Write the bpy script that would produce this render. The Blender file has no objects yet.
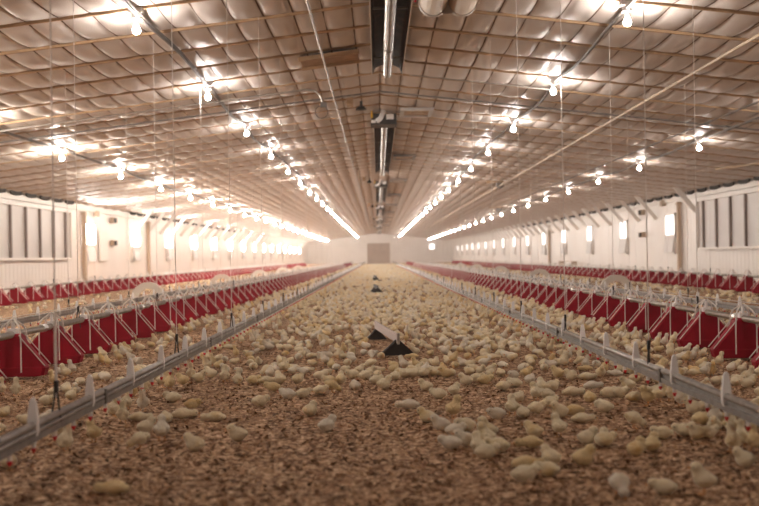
import bpy, math, random
import numpy as np
from mathutils import Vector, Matrix
random.seed(7); rng = np.random.default_rng(7)
S = bpy.context.scene
COL = S.collection

# ------------------------------------------------------------ camera, world, exposure
F = 1054.0; U0, V0 = 378.0, 256.5; ROLL = 0.016; CX, CH = -0.07, 0.73
cam = bpy.data.cameras.new('camera'); camo = bpy.data.objects.new('camera', cam); COL.objects.link(camo)
cam.sensor_width = 36.0; cam.lens = 36.0 * F / 759.0
cam.shift_x = (379.5 - U0) / 759.0; cam.shift_y = (V0 - 253.0) / 759.0
camo.matrix_world = Matrix.Translation((CX, 0, CH)) @ Matrix.Rotation(math.pi / 2, 4, 'X') @ Matrix.Rotation(-ROLL, 4, 'Z')
cam.dof.use_dof = True; cam.dof.focus_distance = 7.4; cam.dof.aperture_fstop = 2.7
cam.clip_start = 0.05; cam.clip_end = 400
S.camera = camo
w = bpy.data.worlds.new('world'); S.world = w; w.use_nodes = True
w.node_tree.nodes['Background'].inputs[0].default_value = (1.0, 0.88, 0.8, 1)
w.node_tree.nodes['Background'].inputs[1].default_value = 0.15
S.view_settings.view_transform = 'Standard'; S.view_settings.look = 'None'
S.view_settings.gamma = 1.0; S.view_settings.use_curve_mapping = False
S.view_settings.exposure = 0.88
BULB_IN, BULB_OUT_R, BULB_OUT_L = 400.0, 270.0, 1300.0
S.cycles.use_denoising = True
S.cycles.max_bounces = 7; S.cycles.diffuse_bounces = 5; S.cycles.glossy_bounces = 3
S.cycles.transmission_bounces = 3; S.cycles.volume_bounces = 1
S.cycles.sample_clamp_indirect = 6.0
S.cycles.use_light_tree = True
HAZE = 0.0015
LIGHT_S = 4.12; LIGHT_Y0 = 9.79
END = 117.0; WX = 8.3; RIDGE = 3.36; PITCH = 0.12
def ceil_z(x): return RIDGE - PITCH * abs(x)

# ------------------------------------------------------------ helpers
def unproj(u, v, z=0.0):
    xp, yp = u - U0, v - V0
    x = xp - ROLL * yp; y = yp + ROLL * xp
    d = (CH - z) * F / y
    return CX + x * d / F, d
def proj(X, Y, Z):
    x = (X - CX) * F / Y; y = (CH - Z) * F / Y
    return U0 + x + ROLL * y, V0 + y - ROLL * x

ORD = ['', 'first', 'second', 'third', 'fourth', 'fifth', 'sixth', 'seventh', 'eighth', 'ninth', 'tenth', 'eleventh', 'twelfth', 'thirteenth',
       'fourteenth', 'fifteenth', 'sixteenth', 'seventeenth', 'eighteenth', 'nineteenth']
TENS = ['', '', 'twent', 'thirt', 'fort', 'fift', 'sixt', 'sevent', 'eight', 'ninet']
def ordinal(n):
    if n < 20: return ORD[n]
    if n >= 100: return 'hundredth' if n == 100 else 'hundred-and-' + ordinal(n - 100)
    t, r = divmod(n, 10)
    return TENS[t] + 'ieth' if r == 0 else TENS[t] + 'y-' + ORD[r]

class MB:
    def __init__(s): s.v = []; s.f = []; s.m = []; s.cur = 0
    def add(s, vs, fs):
        b = len(s.v); s.v.extend([tuple(p) for p in vs]); s.f.extend([tuple(i + b for i in f) for f in fs]); s.m.extend([s.cur] * len(fs))
    def box(s, c, d, rz=0.0, M=None):
        hx, hy, hz = d[0] / 2, d[1] / 2, d[2] / 2
        R = M if M is not None else Matrix.Rotation(rz, 3, 'Z')
        vs = [Vector(c) + R @ Vector((sx * hx, sy * hy, sz * hz)) for sx in (-1, 1) for sy in (-1, 1) for sz in (-1, 1)]
        s.add(vs, [(0, 1, 3, 2), (4, 6, 7, 5), (0, 4, 5, 1), (2, 3, 7, 6), (0, 2, 6, 4), (1, 5, 7, 3)])
    def rings(s, rings, closed=True, cap=True):
        n = len(rings[0]); vs = [p for r in rings for p in r]; fs = []
        for i in range(len(rings) - 1):
            for j in range(n if closed else n - 1):
                k = (j + 1) % n
                fs.append((i * n + j, i * n + k, (i + 1) * n + k, (i + 1) * n + j))
        if cap and closed:
            fs.append(tuple(range(n - 1, -1, -1))); fs.append(tuple((len(rings) - 1) * n + j for j in range(n)))
        s.add(vs, fs)
    def tube(s, pts, r, n=8):
        pts = [Vector(p) for p in pts]; R = r if isinstance(r, (list, tuple)) else [r] * len(pts); rings = []
        for i, p in enumerate(pts):
            t = (pts[min(i + 1, len(pts) - 1)] - pts[max(i - 1, 0)]).normalized()
            a = Vector((0, 0, 1)) if abs(t.z) < 0.9 else Vector((1, 0, 0))
            u = t.cross(a).normalized(); v = t.cross(u)
            rings.append([p + (u * math.cos(2 * math.pi * k / n) + v * math.sin(2 * math.pi * k / n)) * R[i] for k in range(n)])
        s.rings(rings)
    def lathe(s, prof, n=16, c=(0, 0, 0)):
        s.rings([[(c[0] + r * math.cos(2 * math.pi * k / n), c[1] + r * math.sin(2 * math.pi * k / n), c[2] + z) for k in range(n)] for r, z in prof])
    def prism(s, poly, d0, d1, axis='Y'):
        def P(a, b, d): return (a, d, b) if axis == 'Y' else ((d, a, b) if axis == 'X' else (a, b, d))
        s.rings([[P(a, b, d0) for a, b in poly], [P(a, b, d1) for a, b in poly]])
    def mesh(s, name, mats, smooth=False):
        me = bpy.data.meshes.new(name); me.from_pydata(s.v, [], s.f)
        for m in (mats if isinstance(mats, (list, tuple)) else [mats]): me.materials.append(m)
        if any(s.m): me.polygons.foreach_set('material_index', s.m)
        if smooth: me.polygons.foreach_set('use_smooth', [True] * len(s.f))
        bm_fix(me); return me
    def build(s, name, mats, parent=None, smooth=False, loc=None):
        return link(name, s.mesh(name, mats, smooth), parent, loc)
def bm_fix(me):
    import bmesh
    bm = bmesh.new(); bm.from_mesh(me); bmesh.ops.recalc_face_normals(bm, faces=bm.faces); bm.to_mesh(me); bm.free()
def link(name, me, parent=None, loc=None):
    o = bpy.data.objects.new(name, me); COL.objects.link(o)
    if parent: o.parent = parent
    if loc is not None: o.location = loc
    return o
def tag(o, label, cat, group=None, kind=None):
    if label: o['label'] = label
    if cat: o['category'] = cat
    if group: o['group'] = group
    if kind: o['kind'] = kind
    return o
def empty(name, loc=(0, 0, 0), label=None, cat=None, group=None):
    o = bpy.data.objects.new(name, None); COL.objects.link(o); o.location = loc; o.empty_display_size = 0.1
    return tag(o, label, cat, group)
def struct(o): o['kind'] = 'structure'; return o
def copy_tree(o, parent=None):
    c = o.copy(); COL.objects.link(c); c.parent = parent
    for ch in o.children: copy_tree(ch, c)
    return c
def big_mesh(name, V, Fq, mats, mi=None, smooth=True):
    me = bpy.data.meshes.new(name); nf, k = Fq.shape
    me.vertices.add(len(V)); me.vertices.foreach_set('co', V.astype(np.float32).ravel())
    me.loops.add(nf * k); me.loops.foreach_set('vertex_index', Fq.astype(np.int32).ravel())
    me.polygons.add(nf); me.polygons.foreach_set('loop_start', (np.arange(nf) * k).astype(np.int32))
    me.polygons.foreach_set('loop_total', np.full(nf, k, np.int32))
    for m in mats: me.materials.append(m)
    if mi is not None: me.polygons.foreach_set('material_index', mi.astype(np.int32))
    me.polygons.foreach_set('use_smooth', np.full(nf, smooth)); me.update(calc_edges=True); me.validate()
    return me

# ------------------------------------------------------------ materials
def mat(name, col, rough=0.6, metal=0.0, noise=None, bump=None, emit=None, spec=0.5):
    """noise=(scale, colour2, lo, hi); bump=(scale, strength, distance)"""
    m = bpy.data.materials.new(name); m.use_nodes = True; nt = m.node_tree; b = nt.nodes['Principled BSDF']
    b.inputs['Base Color'].default_value = (*col, 1); b.inputs['Roughness'].default_value = rough
    b.inputs['Metallic'].default_value = metal; b.inputs['Specular IOR Level'].default_value = spec
    if emit: b.inputs['Emission Color'].default_value = (*emit[0], 1); b.inputs['Emission Strength'].default_value = emit[1]
    if noise or bump:
        g = nt.nodes.new('ShaderNodeNewGeometry')
    if noise:
        n = nt.nodes.new('ShaderNodeTexNoise'); n.inputs['Scale'].default_value = noise[0]; n.inputs['Detail'].default_value = 5
        r = nt.nodes.new('ShaderNodeValToRGB'); e = r.color_ramp.elements
        e[0].position = noise[2]; e[0].color = (*col, 1); e[1].position = noise[3]; e[1].color = (*noise[1], 1)
        nt.links.new(g.outputs['Position'], n.inputs['Vector']); nt.links.new(n.outputs['Fac'], r.inputs['Fac']); nt.links.new(r.outputs['Color'], b.inputs['Base Color'])
    if bump:
        n2 = nt.nodes.new('ShaderNodeTexNoise'); n2.inputs['Scale'].default_value = bump[0]; n2.inputs['Detail'].default_value = 4
        bp = nt.nodes.new('ShaderNodeBump'); bp.inputs['Strength'].default_value = bump[1]; bp.inputs['Distance'].default_value = bump[2]
        nt.links.new(g.outputs['Position'], n2.inputs['Vector']); nt.links.new(n2.outputs['Fac'], bp.inputs['Height']); nt.links.new(bp.outputs['Normal'], b.inputs['Normal'])
    return m
M = {}
M['plastic_sheet'] = mat('white ceiling liner', (0.60, 0.53, 0.48), 0.5, spec=0.35, noise=(1.3, (0.66, 0.60, 0.56), .35, .7), bump=(7, .08, .01))
M['seam'] = mat('dark seam', (0.16, 0.10, 0.07), 0.8)
M['batten'] = mat('pine batten', (0.50, 0.33, 0.19), 0.7, noise=(6, (0.36, 0.23, 0.13), .4, .7))
M['wood'] = mat('plywood', (0.42, 0.26, 0.15), 0.7, noise=(9, (0.30, 0.17, 0.09), .35, .7))
M['wall'] = mat('white wall sheet', (0.84, 0.79, 0.75), 0.45, noise=(0.8, (0.78, 0.72, 0.67), .4, .75))
M['trim'] = mat('white painted trim', (0.80, 0.75, 0.70), 0.5)
M['shutter'] = mat('grey shutter panel', (0.62, 0.58, 0.56), 0.5, noise=(1.5, (0.56, 0.52, 0.50), .4, .7))
M['shutterpost'] = mat('brown shutter post', (0.20, 0.15, 0.13), 0.6)
M['tanwood'] = mat('tan post', (0.50, 0.38, 0.28), 0.7)
M['black'] = mat('black plastic', (0.02, 0.016, 0.015), 0.5)
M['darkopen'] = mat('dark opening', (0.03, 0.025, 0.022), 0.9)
M['endpanel'] = mat('tan end door', (0.42, 0.33, 0.27), 0.6, noise=(1.5, (0.36, 0.28, 0.23), .4, .7))
M['galv'] = mat('galvanised pipe', (0.50, 0.47, 0.44), 0.38, 0.7, noise=(12, (0.36, 0.33, 0.31), .4, .7))
M['greypipe'] = mat('grey plastic pipe', (0.25, 0.235, 0.23), 0.4, noise=(20, (0.17, 0.16, 0.15), .4, .7))
M['alu'] = mat('aluminium rail', (0.60, 0.58, 0.57), 0.35, 0.5, noise=(15, (0.44, 0.42, 0.41), .35, .7))
M['peg'] = mat('white plastic', (0.92, 0.90, 0.90), 0.4)
M['wire'] = mat('white wire', (0.85, 0.80, 0.76), 0.45)
M['cord'] = mat('pale cord', (0.72, 0.67, 0.63), 0.7)
M['red'] = mat('dark red plastic', (0.34, 0.003, 0.022), 0.6, noise=(9, (0.26, 0.002, 0.016), .4, .7), spec=0.2)
M['redtip'] = mat('red nipple cap', (0.65, 0.02, 0.03), 0.4)
M['refl'] = mat('dark heater reflector', (0.030, 0.014, 0.008), 0.6, 0.0, noise=(5, (0.08, 0.04, 0.022), .5, .8), spec=0.08)
M['heattube'] = mat('silver heater tube', (0.24, 0.215, 0.19), 0.36, 0.85, noise=(6, (0.14, 0.12, 0.10), .4, .7))
M['steel'] = mat('bright steel', (0.62, 0.60, 0.58), 0.35, 0.8)
M['green'] = mat('green cap', (0.01, 0.32, 0.2), 0.5)
M['yellow'] = mat('yellow fitting', (0.7, 0.42, 0.03), 0.5)
M['cream'] = mat('cream duct', (0.55, 0.42, 0.29), 0.5, noise=(3, (0.47, 0.35, 0.23), .4, .7))
M['cable'] = mat('grey cable', (0.16, 0.14, 0.13), 0.6)
M['arch'] = mat('off white fibre ring', (0.72, 0.67, 0.60), 0.7)
M['stand_bar'] = mat('pale pink bar', (0.60, 0.52, 0.52), 0.5)
M['stand_black'] = mat('black board', (0.022, 0.017, 0.017), 0.6)
M['pane'] = mat('daylit window', (0.9, 0.9, 0.9), 0.4, emit=((1.0, 0.97, 0.93), 1.2))
M['paneL'] = mat('sunlit window', (0.9, 0.9, 0.9), 0.4, emit=((1.0, 0.95, 0.88), 55.0))
M['bulbL'] = mat('lit bulb sunny side', (1, 1, 1), 0.4, emit=((1.0, 0.90, 0.78), BULB_OUT_L))
M['bulbR'] = mat('lit bulb shady side', (1, 1, 1), 0.4, emit=((1.0, 0.91, 0.83), BULB_OUT_R))
M['bulb'] = mat('lit bulb', (1, 1, 1), 0.4, emit=((1.0, 0.91, 0.83), BULB_IN))
def chick_mat(name, c1, c2):
    m = mat(name, c1, 0.9, noise=(14, c2, .52, .72), bump=(190, .9, .008), spec=0.1)
    b = m.node_tree.nodes['Principled BSDF']; b.inputs['Sheen Weight'].default_value = 0.25; b.inputs['Sheen Roughness'].default_value = 0.6
    return m
M['down'] = chick_mat('cream down', (0.93, 0.81, 0.58), (0.86, 0.67, 0.34))
M['down_pale'] = chick_mat('pale down', (0.92, 0.84, 0.70), (0.86, 0.74, 0.54))
M['down_yellow'] = chick_mat('yellow down', (0.86, 0.68, 0.38), (0.82, 0.56, 0.22))
M['beak'] = mat('orange beak', (0.75, 0.38, 0.14), 0.5)
M['eye'] = mat('dark eye', (0.02, 0.015, 0.01), 0.25)
# litter: wood shavings
def litter_mat():
    m = bpy.data.materials.new('wood shaving litter'); m.use_nodes = True; nt = m.node_tree; N = nt.nodes; L = nt.links; b = N['Principled BSDF']
    g = N.new('ShaderNodeNewGeometry'); b.inputs['Roughness'].default_value = 0.9; b.inputs['Specular IOR Level'].default_value = 0.2
    v = N.new('ShaderNodeTexVoronoi'); v.inputs['Scale'].default_value = 62; L.new(g.outputs['Position'], v.inputs['Vector'])
    n = N.new('ShaderNodeTexNoise'); n.inputs['Scale'].default_value = 22; n.inputs['Detail'].default_value = 6; L.new(g.outputs['Position'], n.inputs['Vector'])
    sep = N.new('ShaderNodeSeparateColor'); L.new(v.outputs['Color'], sep.inputs['Color'])
    mx = N.new('ShaderNodeMath'); mx.operation = 'MULTIPLY_ADD'; L.new(n.outputs['Fac'], mx.inputs[0]); mx.inputs[1].default_value = 0.9; 
    m2 = N.new('ShaderNodeMath'); m2.operation = 'MULTIPLY'; L.new(sep.outputs[0], m2.inputs[0]); m2.inputs[1].default_value = 0.5; L.new(m2.outputs[0], mx.inputs[2])
    r = N.new('ShaderNodeValToRGB'); e = r.color_ramp.elements
    e[0].position = 0.3; e[0].color = (0.045, 0.016, 0.005, 1); e[1].position = 0.95; e[1].color = (0.78, 0.56, 0.37, 1)
    a = e.new(0.52); a.color = (0.17, 0.080, 0.033, 1); a = e.new(0.72); a.color = (0.37, 0.205, 0.105, 1)
    L.new(mx.outputs[0], r.inputs['Fac']); L.new(r.outputs['Color'], b.inputs['Base Color'])
    bp = N.new('ShaderNodeBump'); bp.inputs['Strength'].default_value = 0.9; bp.inputs['Distance'].default_value = 0.012
    L.new(mx.outputs[0], bp.inputs['Height']); L.new(bp.outputs['Normal'], b.inputs['Normal'])
    return m
M['litter'] = litter_mat()
M['flake1'] = mat('pale shaving', (0.68, 0.47, 0.30), 0.85, noise=(40, (0.42, 0.24, 0.12), .4, .6))
M['flake2'] = mat('dark shaving', (0.12, 0.05, 0.02), 0.9, noise=(40, (0.32, 0.17, 0.09), .4, .6))

# ------------------------------------------------------------ structure
YB = -5.0
# floor: gently lumpy litter
xs = np.linspace(-WX, WX, 140); ys = np.concatenate([np.linspace(YB, 2.5, 12), np.linspace(2.6, 14, 160), np.linspace(14.3, END, 180)])
def litter_z(x, y):
    return 0.006 * np.sin(x * 5.3 + 1.3 * np.sin(y * 2.1)) * np.sin(y * 4.1 + x) + 0.004 * np.sin(x * 13 + y * 7.7) * np.sin(y * 11.3 - x * 3.1) - 0.008
X, Y = np.meshgrid(xs, ys); Z = litter_z(X, Y)
V = np.stack([X.ravel(), Y.ravel(), Z.ravel()], 1); nx, ny = len(xs), len(ys)
i = np.arange((ny - 1) * (nx - 1)); r_, c_ = i // (nx - 1), i % (nx - 1); a = r_ * nx + c_
struct(link('floor', big_mesh('floor', V, np.stack([a, a + 1, a + nx + 1, a + nx], 1), [M['litter']])))

# ceiling: liner sagging between battens, stitched every 0.3 m
BAT = LIGHT_S / 4; B0 = LIGHT_Y0 - 14 * BAT; CW = 0.30; ncell = 28
sub_x, sub_y = 8, 8
ux = []; 
for k in range(-ncell, ncell):
    for s in range(sub_x): ux.append((k + s / sub_x) * CW)
ux.append(ncell * CW); ux = np.array(ux); ux = np.clip(ux, -WX, WX)
nb = int((END - B0) / BAT) + 1
uy = np.array([B0 + (k + s / sub_y) * BAT for k in range(nb) for s in range(sub_y)] + [B0 + nb * BAT])
uy = np.minimum(uy, END)
X, Y = np.meshgrid(ux, uy); fx = (X / CW) % 1.0; fy = ((Y - B0) / BAT) % 1.0
cellr = np.sin(np.floor(X / CW) * 12.9898 + np.floor((Y - B0) / BAT) * 78.233) * 43758.5; cellr = cellr - np.floor(cellr)
sag = (4 * fy * (1 - fy)) ** 0.8
pil = (np.abs(np.sin(np.pi * fx))) ** 0.5
Z = RIDGE - PITCH * np.abs(X) - sag * (0.022 + 0.036 * pil + 0.005 * cellr) 
V = np.stack([X.ravel(), Y.ravel(), Z.ravel()], 1); nx, ny = len(ux), len(uy)
i = np.arange((ny - 1) * (nx - 1)); r_, c_ = i // (nx - 1), i % (nx - 1); a = r_ * nx + c_
ceiling = struct(link('ceiling', big_mesh('ceiling', V, np.stack([a, a + nx, a + nx + 1, a + 1], 1), [M['plastic_sheet']])))
# dark seams follow the sag at each stitch line
seam = MB()
sv = []; sf = []
yy = uy
for k in range(-ncell + 1, ncell):
    x = k * CW
    if abs(x) > WX - .05: continue
    fyk = ((yy - B0) / BAT) % 1.0
    z = RIDGE - PITCH * abs(x) - (4 * fyk * (1 - fyk)) ** .8 * 0.023 - 0.003
    b = len(sv)
    for j, y in enumerate(yy): sv += [(x - .011, y, z[j] - .002), (x + .011, y, z[j] - .002)]
    for j in range(len(yy) - 1): sf.append((b + 2 * j, b + 2 * j + 2, b + 2 * j + 3, b + 2 * j + 1))
link('seam', big_mesh('seam', np.array(sv), np.array(sf), [M['seam']]), ceiling)
# battens (parts of the ceiling)
def batten_mb(y, mb):
    for s in (-1, 1):
        t = 0.028
        mb.add([(0, y - .011, RIDGE - .004), (0, y + .011, RIDGE - .004), (s * WX, y + .011, ceil_z(WX) - .004), (s * WX, y - .011, ceil_z(WX) - .004),
                (0, y - .011, RIDGE - .004 - t), (0, y + .011, RIDGE - .004 - t), (s * WX, y + .011, ceil_z(WX) - .004 - t), (s * WX, y - .011, ceil_z(WX) - .004 - t)],
               [(0, 1, 2, 3), (4, 7, 6, 5), (0, 3, 7, 4), (1, 5, 6, 2), (3, 2, 6, 7)])
bys = [B0 + k * BAT for k in range(nb) if B0 + k * BAT > 1.0]
bmm = MB(); batten_mb(0, bmm); bme = bmm.mesh('batten', M['batten'])
for y in bys[:98]: link('batten', bme, ceiling, (0, y, 0))
rest = MB()
for y in bys[98:]: batten_mb(y, rest)
if rest.v: tag(rest.build('battens_far', M['batten'], ceiling), None, None, kind='stuff')

# side walls, ribbed sheet
def wall_side(s, name):
    mb = MB(); y = YB; pts = []
    rib = 0.2575
    while y < END:
        pts += [(y, 0), (y + rib * .72, 0), (y + rib * .8, .009), (y + rib * .92, .009)]; y += rib
    pts.append((END, 0))
    vs = []; fs = []
    for (yy, d) in pts: vs += [(s * (WX - d), yy, -.02), (s * (WX - d), yy, ceil_z(WX))]
    for j in range(len(pts) - 1): fs.append((2 * j, 2 * j + 2, 2 * j + 3, 2 * j + 1))
    mb.add(vs, fs); o = struct(mb.build(name, M['wall']))
    t = MB(); t.box((s * (WX - .05), (YB + END) / 2, 2.20), (.05, END - YB, .12)); struct(t.build('trim_top', M['trim']))
    return o
wl = wall_side(-1, 'wall_left'); wr = wall_side(1, 'wall_right')
# end wall with ribs
mb = MB(); vs = []; fs = []; x = -WX; pts = []
while x < WX - .01:
    pts += [(x, 0), (x + .22, 0), (x + .24, .03), (x + .30, .03)]; x += .332
pts.append((WX, 0))
for (x, d) in pts: vs += [(x, END - d, -.02), (x, END - d, ceil_z(x))]
for j in range(len(pts) - 1): fs.append((2 * j, 2 * j + 1, 2 * j + 3, 2 * j + 2))
mb.add(vs, fs); struct(mb.build('wall_back', M['wall']))
mb = MB(); mb.add([(-WX, YB, -.02), (WX, YB, -.02), (WX, YB, ceil_z(WX)), (0, YB, RIDGE), (-WX, YB, ceil_z(WX))], [(0, 1, 2, 3, 4)]); struct(mb.build('wall_front', M['wall']))
# ceiling beyond start of the grid, behind the camera
if B0 > YB:
    mb = MB(); mb.add([(-WX, YB, ceil_z(WX)), (0, YB, RIDGE), (WX, YB, ceil_z(WX)), (-WX, B0, ceil_z(WX)), (0, B0, RIDGE), (WX, B0, ceil_z(WX))], [(0, 1, 4, 3), (1, 2, 5, 4)])
    mb.build('liner_strip', M['plastic_sheet'], ceiling)
# dust haze filling the barn
hz_ = bpy.data.materials.new('dust haze'); hz_.use_nodes = True; nt = hz_.node_tree; nt.nodes.remove(nt.nodes['Principled BSDF'])
vs_ = nt.nodes.new('ShaderNodeVolumeScatter'); vs_.inputs['Color'].default_value = (1.0, .95, .9, 1); vs_.inputs['Density'].default_value = HAZE; vs_.inputs['Anisotropy'].default_value = .5
nt.links.new(vs_.outputs[0], nt.nodes['Material Output'].inputs['Volume'])
mb = MB(); mb.rings([[(-WX - .1, y, -.1), (WX + .1, y, -.1), (WX + .1, y, ceil_z(WX) + .05), (0, y, RIDGE + .05), (-WX - .1, y, ceil_z(WX) + .05)] for y in (YB - .1, END + .1)])
tag(mb.build('dust_haze', hz_), 'thin dusty haze filling the whole barn', 'haze', kind='stuff')
# big end door
d = empty('door_1', (0, END - .08, 0)); struct(d)
mb = MB(); mb.box((-.0, 0, 1.1), (2.5, .05, 2.2)); mb.build('door_leaf', M['endpanel'], d)
mb = MB()
for sx in (-1, 1): mb.box((sx * 1.3, 0, 1.12), (.1, .09, 2.3))
mb.box((0, 0, 2.28), (2.7, .09, .1)); mb.build('door_frame', M['trim'], d)
# square pane in the end wall, right
d = struct(empty('window_1', (5.95, END - .06, 1.75)))
mb = MB(); mb.box((0, 0, 0), (.55, .03, .6)); mb.build('pane', M['pane'], d)
mb = MB(); mb.box((0, .01, .34), (.7, .05, .07)); mb.box((0, .01, -.34), (.7, .05, .07)); mb.box((.32, .01, 0), (.07, .05, .62)); mb.box((-.32, .01, 0), (.07, .05, .62)); mb.build('window_frame', M['trim'], d)

# side windows with hinged grey flap under each
WSTEP = 5.7; wn = 2
for s, pm in ((1, 'pane'), (-1, 'paneL')):
    for k in range(15):
        y = 29.95 + WSTEP * k
        d = struct(empty('window_%d' % wn, (s * (WX - .04), y, 0))); wn += 1
        mb = MB(); mb.box((0, 0, 1.49), (.02, .92, .55)); mb.build('pane', M[pm], d)
        mb = MB()
        for zz in (1.19, 1.79): mb.box((-s * .01, 0, zz), (.06, 1.06, .05))
        for q in (-1, 1): mb.box((-s * .01, q * .5, 1.25), (.06, .06, 1.12))
        mb.box((-s * .01, 0, .70), (.06, 1.06, .05)); mb.build('window_frame', M['trim'], d)
        mb = MB(); mb.box((-s * .05, .0, .95), (.02, .86, .46), M=Matrix.Rotation(s * .12, 3, 'Y')); mb.build('window_flap', M['shutter'], d)

# long shuttered opening near the camera on both sides
for s, y1, nm in ((1, 27.1, 'shutter_curtain'), (-1, 27.8, 'shutter_curtain')):
    t = empty(nm, (s * (WX - .03), y1 - 5, 0), ('grey panelled shutter on the ' + ('right' if s > 0 else 'left') + ' wall with dark upright posts'), 'shutter')
    L_ = 10.3
    mb = MB(); mb.box((-s * .02, 0, 1.42), (.03, L_, 1.18)); mb.build('shutter_panel', M['shutter'], t)
    mb = MB(); 
    for zz in (.80, 2.04): mb.box((-s * .05, 0, zz), (.07, L_ + .1, .06))
    mb.box((-s * .05, L_ / 2 + .02, 1.42), (.08, .09, 1.3)); mb.build('shutter_frame', M['trim'], t)
    pm = MB(); pm.box((0, 0, 1.42), (.05, .08, 1.18)); pme = pm.mesh('upright', M['shutterpost'])
    for k in range(10): link('upright', pme, t, (-s * .06, L_ / 2 - .45 - k * 1.03, 0))
# eave gaps: dark openings between the trusses at the top of each wall
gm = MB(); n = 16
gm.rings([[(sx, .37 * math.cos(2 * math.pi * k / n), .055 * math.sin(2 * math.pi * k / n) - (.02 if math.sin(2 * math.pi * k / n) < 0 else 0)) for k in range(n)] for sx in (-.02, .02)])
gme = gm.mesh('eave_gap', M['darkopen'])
for s, wo in ((1, wr), (-1, wl)):
    for k in range(48):
        y = B0 + (k + .5) * BAT + 15.5
        if s < 0 and 28.3 < y < 34.5: continue
        o = link('eave_gap', gme, wo, (s * (WX - .10), y, 2.31)); 
# knee braces from the ceiling down to the wall
kb = MB(); kb.tube([(0, 0, 0), (.30, 0, -.30), (.60, 0, -.62)], .001)
def brace_me(s):
    mb = MB(); a = Vector((s * 7.66, 0, 2.43)); b = Vector((s * 8.27, 0, 1.72)); dd = (b - a).normalized(); nn = Vector((-dd.z, 0, dd.x)) * .055
    mb.rings([[a - nn + Vector((0, -.04, 0)), a + nn + Vector((0, -.04, 0)), a + nn + Vector((0, .04, 0)), a - nn + Vector((0, .04, 0))],
              [b - nn + Vector((0, -.04, 0)), b + nn + Vector((0, -.04, 0)), b + nn + Vector((0, .04, 0)), b - nn + Vector((0, .04, 0))]])
    return mb.mesh('knee_brace', M['trim'])
for s, wn_, y0, cnt in ((1, 'right', 27.4, 43), (-1, 'left', 35.6, 39)):
    me = brace_me(s)
    for k in range(cnt):
        if s > 0 and k == 1: continue
        kk = k + 1 if not (s > 0 and k > 1) else k
        o = link('knee_brace', me, None, (0, y0 + k * 2.06, 0))
        tag(o, 'white diagonal brace under the %s eave, %s along from the shutter' % (wn_, ordinal(kk)), 'brace', 'braces along the %s wall' % wn_)
# wall posts and little wooden boxes
for s, wn_, y in ((1, 'right', 29.0), (-1, 'left', 29.3), (-1, 'left', 37.5), (1, 'right', 51.0)):
    mb = MB(); mb.box((0, 0, 1.05), (.09, .16, 2.1)); mb.box((0, 0, 2.05), (.12, .2, .06))
    o = mb.build('wall_post', M['tanwood'], loc=(s * (WX - .08), y, 0)); tag(o, 'tan upright post against the %s white wall, %s' % (wn_, 'beside the shutter' if y < 30 else 'farther down the barn'), 'post')
for s, wn_, y, z, q in ((1, 'right', 33.1, 1.28, 'lower'), (1, 'right', 33.1, 1.98, 'upper'), (-1, 'left', 32.6, 1.28, 'lower'), (-1, 'left', 32.6, 1.98, 'upper'), (-1, 'left', 30.6, 2.1, 'single'), (1, 'right', 30.6, 2.14, 'single')):
    t = empty('junction_box', (s * (WX - .08), y, z), 'small wooden box with dark outlet on the %s wall, %s' % (wn_, {'lower': 'lower of two', 'upper': 'upper of two', 'single': 'just past the shutter'}[q]), 'box')
    mb = MB(); mb.box((0, 0, 0), (.1, .5 if q != 'single' else .3, .16)); mb.box((-s * .052, 0, 0), (.01, .4 if q != 'single' else .2, .1)); mb.build('box_body', M['tanwood'], t)
    if q != 'single':
        mb = MB(); mb.box((-s * .08, -.13 , 0), (.06, .14, .12)); mb.lathe([(.03, -.08), (.03, -.05)], 10, (-s * .08, -.13, 0)); mb.build('outlet', M['black'], t)
# white board leaning on the left wall
mb = MB(); mb.box((0, 0, 0), (.04, .85, .86)); mb.box((.01, 0, .43), (.06, .9, .04)); mb.box((.01, 0, -.43), (.06, .9, .04))
tag(mb.build('wall_board', M['trim'], loc=(-WX + .06, 31.4, 1.17)), 'plain white board fixed to the left wall past the first window', 'board')
# low bench by the right wall
t = empty('wooden_bench', (WX - .5, 43.8, 0), 'low wooden bench standing along the right wall below the windows', 'bench')
mb = MB(); mb.box((0, 0, .40), (.2, 3.2, .03)); mb.build('bench_top', M['tanwood'], t)
for q in (-1.5, 1.5):
    mb = MB(); mb.box((0, q, .2), (.2, .05, .4)); mb.build('leg', M['tanwood'], t)

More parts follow.
